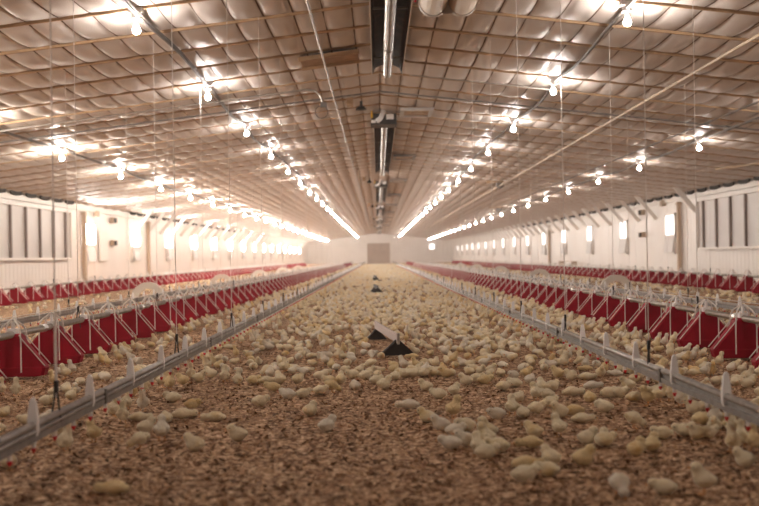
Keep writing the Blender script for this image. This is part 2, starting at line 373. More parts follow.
# ------------------------------------------------------------ ceiling fittings
def bulb_fixture(m, hz):
    r = empty('bulb_fixture'); cz = hz
    mb = MB(); mb.box((0, 0, .175), (.13, .10, .05)); mb.lathe([(.045, .10), (.05, .15), (.03, .152)], 12); mb.build('junction_box', M['peg'], r)
    mb = MB(); mb.lathe([(.020, .038), (.024, .045), (.024, .10), (.02, .101)], 12); mb.build('socket', M['peg'], r)
    mb = MB(); prof = [(.004, -.041)] + [(.036 * math.sin(t), -.036 * math.cos(t) - .004) for t in [.5, .9, 1.3, 1.7, 2.1, 2.4]] + [(.019, .038)]
    mb.lathe(prof, 12); mb.build('bulb', m, r, smooth=True)
    return r
rows = [(-5.45, 'left outer', 'bulbL'), (-2.28, 'left inner', 'bulb'), (2.28, 'right inner', 'bulb'), (5.45, 'right outer', 'bulbR')]
for X_, nm, mk in rows:
    hz = 2.87 if abs(X_) < 3 else 2.50
    proto = bulb_fixture(M[mk], hz); first = True
    seen = 0
    for k in range(-2 if abs(X_) < 3 else -1, 27):
        y = LIGHT_Y0 + k * LIGHT_S
        if y > END - .3: break
        o = proto if first else copy_tree(proto); first = False
        o.location = (X_, y, hz)
        u, v = proj(X_, y, hz)
        if k >= 0 and 0 < u < 759 and 0 < v < 506: seen += 1; lab = 'lit round bulb in %s row of ceiling lights, %s from the camera' % (nm, ordinal(seen))
        else: lab = 'lit round bulb of %s ceiling row %s, outside the frame' % (nm, 'nearly above the camera' if k == -2 else 'just ahead of the camera' if k == -1 else 'a little farther ahead')
        tag(o, lab, 'light bulb', 'bulbs of the %s ceiling row' % nm)
        # short rod up to the ceiling
    # cable looping past the fixtures
    mb = MB(); pts = []
    y = 4.0
    while y < END - 1:
        ph = ((y - LIGHT_Y0) / LIGHT_S) % 1.0
        pts.append((X_ + .10 * math.sin(y * .37 + X_) * math.sin(math.pi * ph), y, hz + .135 - .03 * math.sin(math.pi * ph))); y += LIGHT_S / 6
    mb.tube(pts, .018 , 6)
    mb.tube([(p[0] + .025, p[1], p[2] + .008) for p in pts], .008, 5)
    tag(mb.build('light_cable', M['cable'], smooth=True), 'grey cable strung along the %s row of bulbs' % nm, 'cable')

# radiant tube heaters under the ridge
def heater(y0, y1, box, label):
    t = empty('tube_heater', (0.09, y0, 3.20), label, 'heater', 'tube heaters along the ridge')
    L_ = y1 - y0; prof = [(-.195, -.06), (-.165, .02), (-.07, .06), (.07, .06), (.165, .02), (.195, -.06)]
    mb = MB(); pr2 = [(a * .965, b - .006) for a, b in prof]
    poly = prof + pr2[::-1]; mb.prism(poly, 0, L_)
    mb.build('reflector', M['refl'], t)
    mb = MB()
    for s in (-1, 1): mb.box((s * .20, L_ / 2, -.06), (.012, L_, .02))
    mb.build('reflector_edge', M['trim'], t)
    mb = MB(); mb.tube([(0, -.35 if box else 0, -.05), (0, L_ * .5, -.05), (0, L_ + .05, -.05)], .058, 14); 
    for q in np.arange(1.2, L_, 3.0): mb.tube([(0, q, -.05), (0, q + .04, -.05)], .064, 14)
    mb.build('radiant_tube', M['heattube'], t, smooth=False)
    hm = MB()
    for q in np.arange(.6, L_, 2.6):
        hm.box((0, q, -.02), (.36, .03, .02)); hm.tube([(0, q, .05), (0, q, .12)], .006, 6)
    hm.build('hanger', M['cable'], t)
    if box:
        bx = MB(); bx.box((-.02, -.65, -.05), (.44, .5, .18)); bx.box((-.02, -.65, -.145), (.46, .52, .015)); bb = bx.build('burner_box', M['black'], t)
        bx = MB(); bx.tube([(-.14, -.95, -.10), (-.08, -.93, -.05), (-.03, -.9, .05), (-.02, -.85, .12)], .045, 12); bx.build('flue_pipe', M['peg'], t, smooth=True)
        bx = MB(); bx.lathe([(.05, .13), (.055, .14), (.055, .21), (.05, .215)], 14, (-.02, -.85, 0)); bx.build('pipe_cap', M['green'], t)
        bx = MB(); bx.box((.09, -.91, -.02), (.13, .02, .09)); bx.build('control_plate', M['peg'], t); bx = MB(); bx.box((-.2, -.91, -.1), (.08, .02, .05)); bx.build('rating_plate', M['peg'], t)
        bx = MB(); bx.tube([(-.23, -.9, .12), (-.23, -.9, -.04)], .015, 8); bx.box((-.23, -.9, .0), (.04, .04, .05)); bx.build('gas_fitting', M['yellow'], t)
heater(2.0, 13.9, False, 'dark tube heater hanging under the ridge, nearest the camera and without burner box in view')
for k in range(6):
    y0 = 19.4 + 16.6 * k
    heater(y0, min(y0 + 11.5, END - 1), True, 'tube heater with black burner box under the ridge, %s box from the camera' % ordinal(k + 1))

# twin cream duct, top right of the ridge
t = empty('twin_air_duct', (.59, 6.0, 3.00), 'twin cream round air ducts hanging right of the ridge at the top edge', 'duct')
for s in (-1, 1):
    mb = MB(); n = 20
    mb.rings([[(s * .13 + .125 * math.cos(2 * math.pi * k / n), y, .125 * math.sin(2 * math.pi * k / n)) for k in range(n)] for y in (0, 1.2, 1.21, 2.4, 2.41, 3.45)])
    mb.build('duct_barrel', M['cream'], t, smooth=True)
mb = MB()
for s in (-1, 1):
    mb.rings([[(s * .13 + r * math.cos(2 * math.pi * k / 20), y, r * math.sin(2 * math.pi * k / 20)) for k in range(20)] for r, y in ((.118, 3.47), (.132, 3.47), (.132, 3.41), (.118, 3.41))], cap=False)
mb.box((0, 3.44, -.03), (.08, .03, .16)); mb.build('duct_rim', M['shutter'], t)
mb = MB(); mb.box((.275, 1.7, 0), (.02, 3.45, .05)); mb.build('side_rail', M['trim'], t)
mb = MB()
for s in (-1, 1):
    mb.tube([(s * .22, 3.3, .1), (s * .22, 3.3, .26)], .006, 6); mb.box((s * .29, 3.45, .02), (.02, .02, .03))
mb.build('hanger', M['redtip'], t)

# ceiling air inlets right of the ridge
for k in range(9):
    y = 18.0 + 8.1 * k
    t = empty('ceiling_inlet', (.62, y, ceil_z(.62) - .10), 'flat grey ceiling inlet right of the ridge heaters, %s from the camera' % ordinal(k + 1), 'vent', 'ceiling inlets beside the ridge')
    mb = MB(); mb.box((0, 0, 0), (.44, .55, .03)); mb.build('inlet_flap', M['cream'], t)
    mb = MB()
    for s in (-1, 1): mb.box((s * .24, 0, -.01), (.06, .9, .05)); mb.box((0, s * .42, -.01), (.56, .09, .05))
    mb.build('inlet_frame', M['greypipe'] if k else M['steel'], t)
    mb = MB(); mb.box((0, -.1, -.03), (.16, .12, .03)); mb.box((0, .1, -.03), (.3, .02, .02)); mb.build('latch', M['tanwood'], t)

# plywood patch left of the ridge and small cleats
t = empty('plywood_patch', (-.63, 13.1, ceil_z(.63) - .085), 'bare plywood patch boxed into the ceiling left of the ridge', 'patch')
mb = MB(); mb.box((0, 0, 0), (.72, .62, .02), M=Matrix.Rotation(-PITCH, 3, 'Y')); mb.build('board', M['wood'], t)
for s in (-1, 1):
    mb = MB(); mb.box((0, s * .31, -.02), (.74, .04, .05), M=Matrix.Rotation(-PITCH, 3, 'Y')); mb.build('cleat', M['batten'], t)
for k in range(5):
    y = 16.8 + 16.6 * k
    t = empty('ceiling_bracket', (-.42, y, 3.14), 'wooden cleat with small dark lamp left of the ridge, %s from the camera' % ordinal(k + 1), 'bracket', 'cleats beside the heaters')
    mb = MB(); mb.box((-.06, 0, .08), (.1, .3, .16)); mb.build('cleat', M['batten'], t)
    mb = MB(); mb.lathe([(.09, -.07), (.07, -.03), (.02, .0), (.02, .07)], 12, (.12, 0, 0)); mb.build('lamp_shade', M['black'], t)
for X_, y, wn_ in ((3.55, 31.0, 'inner'), (5.0, 44.0, 'outer')):
    t = empty('winch_bracket', (X_, y, ceil_z(X_) - .1), 'small grey winch on a wooden cleat under the right ceiling, %s one' % wn_, 'winch')
    mb = MB(); mb.box((0, 0, .04), (.8, .1, .05)); mb.build('cleat', M['batten'], t)
    mb = MB(); mb.box((0, 0, -.06), (.2, .2, .14)); mb.lathe([(.05, -.16), (.05, -.13)], 10); mb.build('winch_body', M['cable'], t)

# pipes along and across the ceiling
def pipe(name, pts, r, m, label, cat='pipe', n=8, joints=0):
    mb = MB(); mb.tube(pts, r, n)
    if joints:
        a, b = Vector(pts[0]), Vector(pts[-1]); dd = (b - a).normalized(); q = 2.5
        while q < (b - a).length: mb.tube([a + dd * q, a + dd * (q + .05)], r * 1.35, n); q += joints
    return tag(mb.build(name, m, smooth=False), label, cat)
pipe('lengthwise_pipe', [(-.70, 3, 3.15), (-.70, END - 1, 3.15)], .013, M['galv'], 'thin steel pipe running lengthwise just left of the ridge', joints=5)
pipe('lengthwise_pipe', [(3.52, 4, 2.74), (3.52, END - 1, 2.74)], .017, M['cream'], 'long cream pipe running lengthwise under the right ceiling slope', joints=6)
pipe('lengthwise_pipe', [(5.0, 6, 2.70), (5.0, 40, 2.70)], .014, M['cable'], 'dark pipe running lengthwise beside the right outer bulbs')
pipe('crosswise_pipe', [(0, 16.1, 3.25), (-3.5, 16.1, ceil_z(3.5) - .10), (-8.2, 16.1, ceil_z(8.2) - .10)], .014, M['greypipe'], 'grey conduit crossing the left ceiling slope below the battens')
pipe('crosswise_pipe', [(0.0, 16.1, 3.25), (3.5, 16.1, ceil_z(3.5) - .10), (8.2, 16.1, ceil_z(8.2) - .10)], .014, M['greypipe'], 'grey conduit crossing the right ceiling slope below the battens')
pipe('drop_pipe', [(-8.2, 15.0, ceil_z(8.2) - .11), (-3, 15.0, ceil_z(3) - .11), (-1.05, 15.0, ceil_z(1) - .12), (-.93, 15.0, ceil_z(1) - .14), (-.86, 15.0, ceil_z(1) - .2), (-.82, 15.0, ceil_z(1) - .32)], .015, M['galv'], 'steel conduit crossing from the left and bending down beside the ridge')
t = empty('outlet_cluster', (-.81, 15.0, 2.90), 'small black plug cluster hanging at the end of the bent conduit', 'outlet')
mb = MB(); mb.box((0, 0, 0), (.09, .06, .07)); mb.build('outlet_box', M['cable'], t)
mb = MB(); pts = [(-.03 + .09 * math.cos(a), .0, -.10 + .09 * math.sin(a)) for a in np.linspace(1.2, 7, 14)]; mb.tube(pts, .006, 6); mb.build('cable_loop', M['cable'], t)
pipe('crosswise_pipe', [(.4, 14.4, ceil_z(.4) - .11), (2.35, 14.4, ceil_z(2.35) - .11)], .010, M['galv'], 'thin pipe crossing from the ridge to the right inner bulbs')
# guy rod on left and slanting rod on the ridge right
pipe('slanting_pipe', [(7.0, 22.0, 2.44), (8.2, 16.0, 2.33)], .016, M['cream'], 'short cream pipe slanting at the right edge of the ceiling')

# ------------------------------------------------------------ feed lines
SF = 0.79
def feeder_proto():
    r = empty('feeder')
    mb = MB()
    def ring(hx, hy, z, c):
        return [(hx, -hy + c, z), (hx, hy - c, z), (hx - c, hy, z), (-hx + c, hy, z), (-hx, hy - c, z), (-hx, -hy + c, z), (-hx + c, -hy, z), (hx - c, -hy, z)]
    mb.rings([ring(.15, .04, -.265, .015), ring(.20, .052, -.258, .015), ring(.215, .055, -.21, .015), ring(.208, .053, -.20, .014), ring(.078, .05, -.045, .014), ring(.066, .045, -.012, .01), ring(.05, .03, .004, .01)])
    mb.build('hopper', M['red'], r)
    mb = MB()
    for s in (-1, 1):
        for q in (-1, 1):
            mb.tube([(q * .008, 0, .095), (q * .05, s * .04, .055), (q * .062, s * .055, .03)], .0058, 6)
            mb.tube([(q * .062, s * .055, .03), (q * .07, s * .065, -.05), (q * .07, s * .065, -.235)], .0048, 6)
            mb.tube([(q * .055, s * .056, .0), (q * .080, s * .058, -.035), (q * .217, s * .058, -.195)], .0038, 5)
    mb.build('wire_frame', M['wire'], r)
    mb = MB(); mb.box((0, 0, .01), (.056, .05, .054)); mb.box((0, 0, .06), (.014, .03, .05)); mb.build('clip', M['peg'], r)
    return r
def weight_cord(name, X_, y, ztop, zbot, parent, big):
    mb = MB(); mb.tube([(X_, y, zbot), (X_, y, ztop)], .0028, 4)
    return mb
cordme = {}
def add_cords(parent, X_, y0, step, z, tube_near):
    top = ceil_z(X_) - .02
    mb = MB(); mb.tube([(0, 0, z + .05), (0, 0, top)], .0026, 4); cm = mb.mesh('drop_cord', M['cord'])
    mb = MB(); mb.box((0, 0, z + .09), (.014, .014, .045)); mb.tube([(-.003, -.006, z + .07), (-.010, -.02, z - .01)], .004, 5); mb.tube([(.003, .006, z + .07), (.010, .02, z - .06)], .004, 5); am = mb.mesh('cord_adjuster', M['black'])
    mb = MB(); mb.tube([(0, 0, z + .11), (0, 0, z + .36)], .0055, 6); tm = mb.mesh('cord_sleeve', M['wire'])
    y = y0; k = 0
    while y < 100:
        c = link('drop_cord', cm, parent, (X_, y, 0)); a = link('cord_adjuster', am, c); 
        if tube_near and y < 4.2 and X_ < 0: link('cord_sleeve', tm, c)
        y += step; k += 1
protoF = None; allfeeders = []
lines = [(-2.38, 'left inner', 0.275, 6.65 - SF * 2, 0), (2.38, 'right inner', 0.275, 7.10 - SF * 2, 0), (-6.2, 'left outer', 0.30, 16.2, 0), (6.2, 'right outer', 0.30, 16.3, 0)]
FEED = []
for X_, nm, z, y0, _ in lines:
    t = empty('feed_line', (0, 0, 0), '%s feed line tube carrying red feeders, hung on cords' % ('long galvanised ' + nm), 'feed line')
    mb = MB(); mb.tube([(X_, 3.0, z), (X_, 90, z)], .022, 10); 
    mb.build('feed_tube', M['galv'], t, smooth=True)
    mb = MB(); mb.tube([(0, 0, z), (0, .09, z)], .027, 10); cme = mb.mesh('tube_coupler', M['steel'])
    for q in np.arange(4.2, 60, 3.0): link('tube_coupler', cme, t, (X_, q, 0))
    add_cords(t, X_, 5.2 if abs(X_) < 4 else 17.0, 2.9, z, abs(X_) < 4)
    mb = MB(); mb.tube([(X_, 3, z + .11), (X_, 90, z + .11)], .0025, 4); mb.build('perch_wire', M['cord'], t)
    y = y0; k = 0
    while y < 88:
        FEED.append((y, X_, nm, z)); y += SF
FEED.sort()
protoF = feeder_proto(); first = True; cnt = {}
far = []
for (y, X_, nm, z) in FEED:
    u, v = proj(X_, y, .15)
    if len(far) == 0 and sum(cnt.values()) < 300:
        cnt[nm] = cnt.get(nm, 0) + 1
        o = protoF if first else copy_tree(protoF); first = False
        o.location = (X_, y, z)
        tag(o, 'dark red feeder on the %s feed line, %s from the camera' % (nm, ordinal(cnt[nm])), 'feeder', 'red feeders on the %s line' % nm)
    else: far.append((X_, y, z))
def join_copies(name, protos, locs):
    Vs = []; Fs = []; off = 0
    for pv, pf in protos:
        for L_ in locs: Vs.append(pv + np.array(L_)); Fs += [tuple(i + off for i in f) for f in pf]; off += len(pv)
    return np.concatenate(Vs), Fs
hop = [c for c in protoF.children if c.name.startswith('hopper')][0].data
pv = np.array([v.co[:] for v in hop.vertices]); pf = [tuple(p.vertices) for p in hop.polygons]
V, Fc = join_copies('x', [(pv, pf)], far)
me = bpy.data.meshes.new('distant_feeders'); me.from_pydata(V.tolist(), [], Fc); me.materials.append(M['red'])
tag(link('distant_feeders', me), 'far ends of the rows of dark red feeders near the end wall', 'feeders', kind='stuff')

# ------------------------------------------------------------ drinker lines
dl = [(-1.25, 'left inner', 3.58, 3.84), (1.25, 'right inner', 4.02, 5.17), (-3.6, 'left outer', 8.8, 9.1), (3.6, 'right outer', 8.6, 9.6)]
PEG = 0.705
pegm = MB()
def pegring(w_, t_, z): return [(-t_, -w_, z), (t_, -w_, z), (t_, w_, z), (-t_, w_, z)]
# tapered upright tooth, broad side facing along the barn
def pr_(a, b, z): return [(-a, -b, z), (a, -b, z), (a, b, z), (-a, b, z)]
pegm.rings([pr_(.006, .010, -.075), pr_(.017, .012, -.03), pr_(.017, .012, .0), pr_(.0165, .011, .014), pr_(.013, .009, .050), pr_(.0095, .007, .074), pr_(.004, .004, .084)])
pegme = pegm.mesh('peg', M['peg'])
nm1 = MB(); nm1.lathe([(.008, .0), (.009, .012), (.009, .03), (.005, .031)], 8); nipme = nm1.mesh('nipple', M['peg'])
nm2 = MB(); nm2.lathe([(.002, -.014), (.005, -.010), (.0085, -.002), (.0085, .004), (.004, .005)], 8); tipme = nm2.mesh('nipple_tip', M['redtip'])
PEGS_R = []
for X_, nm, p0, c0 in dl:
    t = empty('drinker_line', (0, 0, 0), '%s drinker line, a grey rail with white pegs and red nipples' % nm, 'drinker line')
    ye = 78
    mb = MB(); mb.tube([(X_, 1.5, .176), (X_, ye, .176)], .0135, 10); mb.tube([(X_ + .006 , 1.5, .154), (X_ + .006, ye, .154)], .008, 8); mb.build('rail_tube', M['alu'], t, smooth=True)
    mb = MB(); mb.box((X_, (1.5 + ye) / 2, .134), (.026, ye - 1.5, .024)); mb.box((X_, (1.5 + ye) / 2, .155), (.008, ye - 1.5, .03)); mb.build('water_pipe', M['greypipe'], t)
    k = 0
    while p0 + k * PEG < ye and k < 98:
        link('peg', pegme, t, (X_, p0 + k * PEG, .185)); k += 1
    stN = []
    for j in range(400):
        y = p0 - .47 + j * PEG / 3
        if y > ye: break
        if j < 90: n_ = link('nipple', nipme, t, (X_, y, .095)); link('nipple_tip', tipme, n_, (0, 0, 0))
        else: stN.append((X_, y, .095))
    if stN:
        pv = np.array([v.co[:] for v in tipme.vertices]); pf = [tuple(p.vertices) for p in tipme.polygons]
        V, Fc = join_copies('x', [(pv, pf)], stN); me = bpy.data.meshes.new('nipples'); me.from_pydata(V.tolist(), [], Fc); me.materials.append(M['redtip'])
        tag(link('far_nipples', me, t), None, None, kind='stuff')
    add_cords(t, X_, c0, 2.3 if abs(X_) < 2 else 2.9, .185, True)
    mb = MB(); mb.box((0, 0, .155), (.036, .025, .062)); bme_ = mb.mesh('bracket', M['cable'])
    for q in np.arange(p0 + .9, ye, 2.82): link('bracket', bme_, t, (X_, q, 0))

# ------------------------------------------------------------ arches on the litter
am = MB(); n = 18; R0, R1, D = .20, .33, .05
ringo = []
for k in range(n + 1):
    a = math.pi * k / n
    ringo.append([(R1 * math.cos(a), -D, .95 * R1 * math.sin(a)), (R0 * math.cos(a), -D + .03, .95 * R0 * math.sin(a)), (R0 * math.cos(a), D, .95 * R0 * math.sin(a)), (R1 * .97 * math.cos(a), D, .95 * R1 * math.sin(a))])
am.rings(ringo); ame = am.mesh('arch', M['arch'])
for s, wn_ in ((-1, 'left'), (1, 'right')):
    for k in range(5):
        y = 20.2 + 9.5 * k
        o = link('arch_guard', ame, None, (s * 4.48, y, -.005)); o.rotation_euler.z = .1 * s
        tag(o, 'white half-ring standing on litter beyond the %s drinkers, %s from the camera' % (wn_, ordinal(k + 1)), 'arch', 'white half-rings on the %s' % wn_)

# ------------------------------------------------------------ low roof-shaped stands in the aisle
def stand(px_near, px_far, label, wf=1.0):
    (xa, ya), (xb, yb) = px_near, px_far
    a = Vector((xa, ya, 0)); b = Vector((xb, yb, 0)); L_ = (b - a).length; ang = math.atan2(b.y - a.y, b.x - a.x) - math.pi / 2
    t = empty('litter_stand', a, label, 'stand', 'low stands down the aisle'); t.rotation_euler.z = ang
    for q in (0.04, L_ - .04):
        mb = MB(); h = .115 if q < .1 else .09; w2 = (.135 if q < .1 else .095) * wf
        mb.prism([(-w2, 0), (-.012, h), (.012, h), (w2, 0), (w2 - .05, -.002), (-w2 + .05, -.002)], q - .01, q + .01)
        mb.prism([(-w2, 0), (-w2 + .02, .0), (0, h - .01), (0, h)], q - .03, q + .05)
        mb.prism([(w2, 0), (w2 - .02, .0), (0, h - .01), (0, h)], q - .03, q + .05)
        mb.build('end_board', M['stand_black'], t)
    mb = MB(); mb.box((0, L_ / 2, .125), (.016, L_ + .06, .065)); mb.build('ridge_bar', M['stand_bar'] if a.y < 15 else M['stand_black'], t)
    if a.y < 15: mb = MB(); mb.tube([(.0, -.035, .085), (.0, -.035, .165)], .011, 8); mb.build('end_rod', M['galv'], t)
an = unproj(398, 355.5); af = unproj(376, 339)
stand(an, af, 'low black roof-shaped stand with pale ridge bar among the aisle chicks, nearest one')
a2 = unproj(378, 293.5); stand(a2, (a2[0] - .08, a2[1] + 1.0), 'low black roof-shaped stand in the aisle, middle one of three')
a3 = unproj(376.5, 281); stand(a3, (a3[0] - .08, a3[1] + 1.2), 'low black roof-shaped stand in the aisle, farthest one of three', .9)

# ------------------------------------------------------------ chicks
dg = None
def blob(parts, voxel, smooth, ratio, seed):
    """one continuous body: fused ellipsoids, remeshed, smoothed, reduced"""
    import bmesh
    bm = bmesh.new()
    for c, r, ry in parts:
        Mx = Matrix.Translation(c) @ Matrix.Rotation(ry, 4, 'Y') @ Matrix.Diagonal((r[0], r[1], r[2], 1))
        bmesh.ops.create_icosphere(bm, subdivisions=3, radius=1.0, matrix=Mx)
    me = bpy.data.meshes.new('tmp'); bm.to_mesh(me); bm.free()
    o = bpy.data.objects.new('tmp', me); COL.objects.link(o)
    m = o.modifiers.new('r', 'REMESH'); m.mode = 'VOXEL'; m.voxel_size = voxel
    m = o.modifiers.new('s', 'SMOOTH'); m.factor = .6; m.iterations = smooth
    if ratio < 1: m = o.modifiers.new('d', 'DECIMATE'); m.ratio = ratio
    m = o.modifiers.new('t', 'TRIANGULATE')
    dgr = bpy.context.evaluated_depsgraph_get(); ev = o.evaluated_get(dgr); em = ev.to_mesh()
    V = np.array([v.co[:] for v in em.vertices]); Fq = np.array([tuple(p.vertices) for p in em.polygons])
    ev.to_mesh_clear(); bpy.data.objects.remove(o); bpy.data.meshes.remove(me)
    if ratio > .25:
        r2 = np.random.default_rng(seed); V = V + r2.normal(0, .0006, V.shape)
    return V, Fq
def cone(p0, p1, r, n=6):
    mb = MB(); mb.tube([p0, (Vector(p0) * .5 + Vector(p1) * .5), p1], [r, r * .75, r * .12], n)
    return np.array(mb.v), tri(mb.f)
def rod(pts, r, n=5):
    mb = MB(); mb.tube(pts, r, n); return np.array(mb.v), tri(mb.f)
def ball(c, r):
    mb = MB(); mb.lathe([(r * .3, -r * .95), (r * .95, -r * .3), (r * .95, r * .3), (r * .3, r * .95)], 6, c); return np.array(mb.v), tri(mb.f)
def tri(fs):
    out = []
    for f in fs:
        for k in range(1, len(f) - 1): out.append((f[0], f[k], f[k + 1]))
    return np.array(out)
def cat(lst):
    Vs = []; Fs = []; off = 0
    for v, f in lst: Vs.append(v); Fs.append(f + off); off += len(v)
    return np.concatenate(Vs), np.concatenate(Fs)
# pose: body ellipsoids (centre, radii, pitch about Y), head centre, head dir, legs?
def P(body, head, hr, hd, legs, wing=None):
    return dict(body=body, head=head, hr=hr, hd=hd, legs=legs)
POSES = {
 'standing': P([((0, 0, .047), (.030, .027, .027), -.25), ((-.024, 0, .045), (.015, .016, .014), .2), ((.013, 0, .062), (.018, .018, .022), -.6)], (.021, 0, .083), .0178, 0.0, True),
 'drinking': P([((-.002, 0, .044), (.027, .027, .031), -.6), ((-.018, 0, .032), (.015, .017, .014), .1), ((.008, 0, .068), (.0165, .0165, .022), -.1)], (.013, 0, .092), .0168, 0.8, True),
 'sitting':  P([((0, 0, .026), (.033, .031, .028), -.05), ((-.026, 0, .028), (.014, .018, .014), .2), ((.016, 0, .040), (.018, .019, .019), -.6)], (.026, 0, .052), .0182, -.1, False),
 'resting':  P([((0, 0, .024), (.035, .031, .027), .0), ((-.027, 0, .024), (.016, .019, .014), .1), ((.020, 0, .029), (.019, .019, .018), .1)], (.034, 0, .036), .0175, -.3, False),
 'sprawled': P([((-.006, 0, .021), (.038, .029, .023), .0), ((-.038, 0, .018), (.018, .018, .013), .0), ((.026, .002, .020), (.020, .018, .016), .05)], (.046, .004, .020), .0168, -.1, False),
 'pecking':  P([((0, 0, .046), (.032, .027, .027), .25), ((-.027, 0, .055), (.015, .017, .014), .3), ((.022, 0, .036), (.016, .016, .018), .5)], (.038, 0, .024), .0165, -1.0, True),
}
def sphere_pt(c, r, az, el): return (c[0] + r * math.cos(el) * math.cos(az), c[1] + r * math.cos(el) * math.sin(az), c[2] + r * math.sin(el))
def chick_geo(pose, lod, seed=1):
    p = POSES[pose]; h = p['head']; r = p['hr']
    parts = list(p['body']) + [(h, (r * 1.05, r * .95, r), 0)]
    # stub wings
    b = p['body'][0][0]
    for s in (-1, 1): parts.append(((b[0] - .006, s * .023, b[2] + .002), (.022, .008, .013), .15))
    vox, sm, ra = {0: (.0036, 4, 1.0), 1: (.0055, 3, .42), 2: (.0075, 2, .22), 3: (.009, 1, .10)}[lod]
    body = blob(parts, vox, sm, ra, seed)
    hd = p['hd']
    bk = cone((h[0] + r * .8 * math.cos(hd), h[1], h[2] + r * .8 * math.sin(hd)), (h[0] + (r + .009) * math.cos(hd), h[1], h[2] + (r + .009) * math.sin(hd) - .001), .0042)
    eyes = [ball(sphere_pt(h, r * .93, s * .95, hd * .5 + .15), .0024) for s in (-1, 1)]
    legs = []
    if p['legs']:
        for s in (-1, 1):
            l = [rod([(.004, s * .010, .028), (-.002, s * .011, .013), (.003, s * .011, .002)], .0020)]
            for a in (-.5, 0, .5): l.append(rod([(.003, s * .011, .0025), (.003 + .014 * math.cos(a), s * .011 + .014 * math.sin(a), .0015)], .0013, 4))
            legs.append(cat(l))
    return body, bk, eyes, legs
def to_me(name, vf, mats, mi=None, smooth=True): return big_mesh(name, vf[0], vf[1], mats, mi, smooth)
DOWN = {'cream': M['down'], 'pale': M['down_pale'], 'yellow': M['down_yellow']}
NEAR = {}; MID = {}; GEO = {}
for ps in POSES:
    body, bk, eyes, legs = chick_geo(ps, 0, 3)
    for cn, m in DOWN.items():
        NEAR[ps, cn] = to_me('chick_body', body, [m])
    NEAR[ps, 'beak'] = to_me('beak', bk, [M['beak']], smooth=False)
    NEAR[ps, 'eyes'] = [to_me('eye', e, [M['eye']]) for e in eyes]
    NEAR[ps, 'legs'] = [to_me('leg', l, [M['beak']]) for l in legs]
    body, bk, eyes, legs = chick_geo(ps, 1, 4)
    allp = [body, bk] + legs + eyes
    V, Fq = cat(allp); mi = np.concatenate([np.full(len(x[1]), k) for x, k in zip(allp, [0, 1] + [1] * len(legs) + [2] * len(eyes))])
    for cn, m in DOWN.items(): MID[ps, cn] = big_mesh('chick', V, Fq, [m, M['beak'], M['eye']], mi)
    for lod in (2, 3):
        body, bk, eyes, legs = chick_geo(ps, lod, 5)
        allp = [body] + ([bk] + legs if lod == 2 else [])
        V, Fq = cat(allp); mi = np.concatenate([np.full(len(x[1]), k) for x, k in zip(allp, [0] + [1] * 5)])
        GEO[ps, lod] = (V, Fq, mi)

# positions read off the photograph: (u, v, pose, heading in degrees: 0 = right, 90 = away, colour)
HP = '''16 397 D 100 c;1 396 D 90 c;66 452 D 60 c;94 442 T 150 y;57 440 D 80 c;114 417 D 40 c;123 425 D 95 c;113 494 W 170 y;127 409 D 60 c;143 411 D 270 p;145 394 D 110 c;133 398 D 70 y
163 389 T 10 c;170 390 D 60 y;183 384 S 180 y;191 381 D 100 c;199 382 S 0 c;211 378 S 170 c;225 383 D 90 c;238 386 D 80 c;173 402 R 170 c;192 408 R 0 y;184 418 W 5 c;214 421 W 178 c;166 422 R 110 c;140 421 W 10 c;146 431 S 20 c;162 441 T 100 p;140 449 K 185 c;195 450 S 175 c;238 441 S 200 c
260 407 R 10 c;288 398 R 160 p;303 397 R 20 c;320 395 R 10 c;332 394 K 0 y;310 416 S 60 c;327 432 S 30 p;355 391 R 100 p;273 391 R 180 y;267 384 W 10 c;253 384 R 0 c;280 384 S 120 c;298 384 R 60 c;320 379 R 0 c;330 385 R 180 c;341 384 S 90 c;365 380 R 30 c;353 378 R 200 c
376 384 R 30 c;384 390 S 20 c;395 380 S 60 c;426 391 S 180 c;439 398 R 160 c;454 394 S 45 c;414 378 R 0 c;424 378 R 20 c;438 376 R 180 c;446 378 S 200 y;466 385 S 185 c;485 384 R 10 y;477 382 R 0 c;408 408 W 178 p;427 422 S 170 c;441 430 S 185 p;455 435 R 20 p;466 430 R 200 c;454 421 T 40 y;451 448 R 170 p;466 445 S 180 p;478 455 T 100 c;487 449 T 150 c
486 457 R 10 c;498 452 R 170 c;488 440 T 180 c;497 419 R 200 p;518 401 R 60 c;512 417 T 90 c;523 418 R 100 c;536 414 R 20 c;530 448 W 182 y;534 438 S 160 c;559 439 T 125 c;524 481 R 10 c;548 475 R 170 c;527 469 W 350 y;551 464 S 130 c;583 464 S 10 y;587 445 S 0 c;603 447 S 70 c;536 401 T 120 c;542 392 S 100 c;552 392 R 40 c;573 396 W 5 c;593 389 W 10 p;590 402 R 90 y;603 410 R 100 c;560 418 S 200 c;573 414 W 200 y;583 421 W 5 c;547 399 R 160 c;550 408 R 30 c;530 383 R 60 p;515 387 R 150 c;503 390 R 20 c;587 380 W 0 c;571 380 S 170 c;558 378 S 180 y
605 411 R 160 c;608 398 R 20 c;619 398 R 0 c;628 390 S 170 c;636 402 W 10 c;648 406 T 180 y;659 403 T 20 c;671 401 D 80 c;681 407 D 95 p;694 414 S 160 c;707 410 R 30 c;701 425 R 20 y;715 427 D 70 p;731 434 D 60 c;741 446 D 70 c;733 451 D 110 c;754 450 D 90 y;745 467 S 178 c;634 429 K 5 c;663 438 R 170 c;684 435 R 180 c;697 438 S 200 c;708 437 R 10 c;605 447 R 20 c;636 456 S 40 y;620 496 K 275 p;664 491 R 170 c;704 492 T 175 c;652 451 S 60 y;722 412 D 80 y;739 424 D 100 c;752 430 D 60 c'''
PC = {'D': 'drinking', 'T': 'standing', 'S': 'sitting', 'R': 'resting', 'W': 'sprawled', 'K': 'pecking'}
CC = {'c': 'cream', 'p': 'pale', 'y': 'yellow'}
chicks = []   # (X, Y, heading, pose, colour, scale)
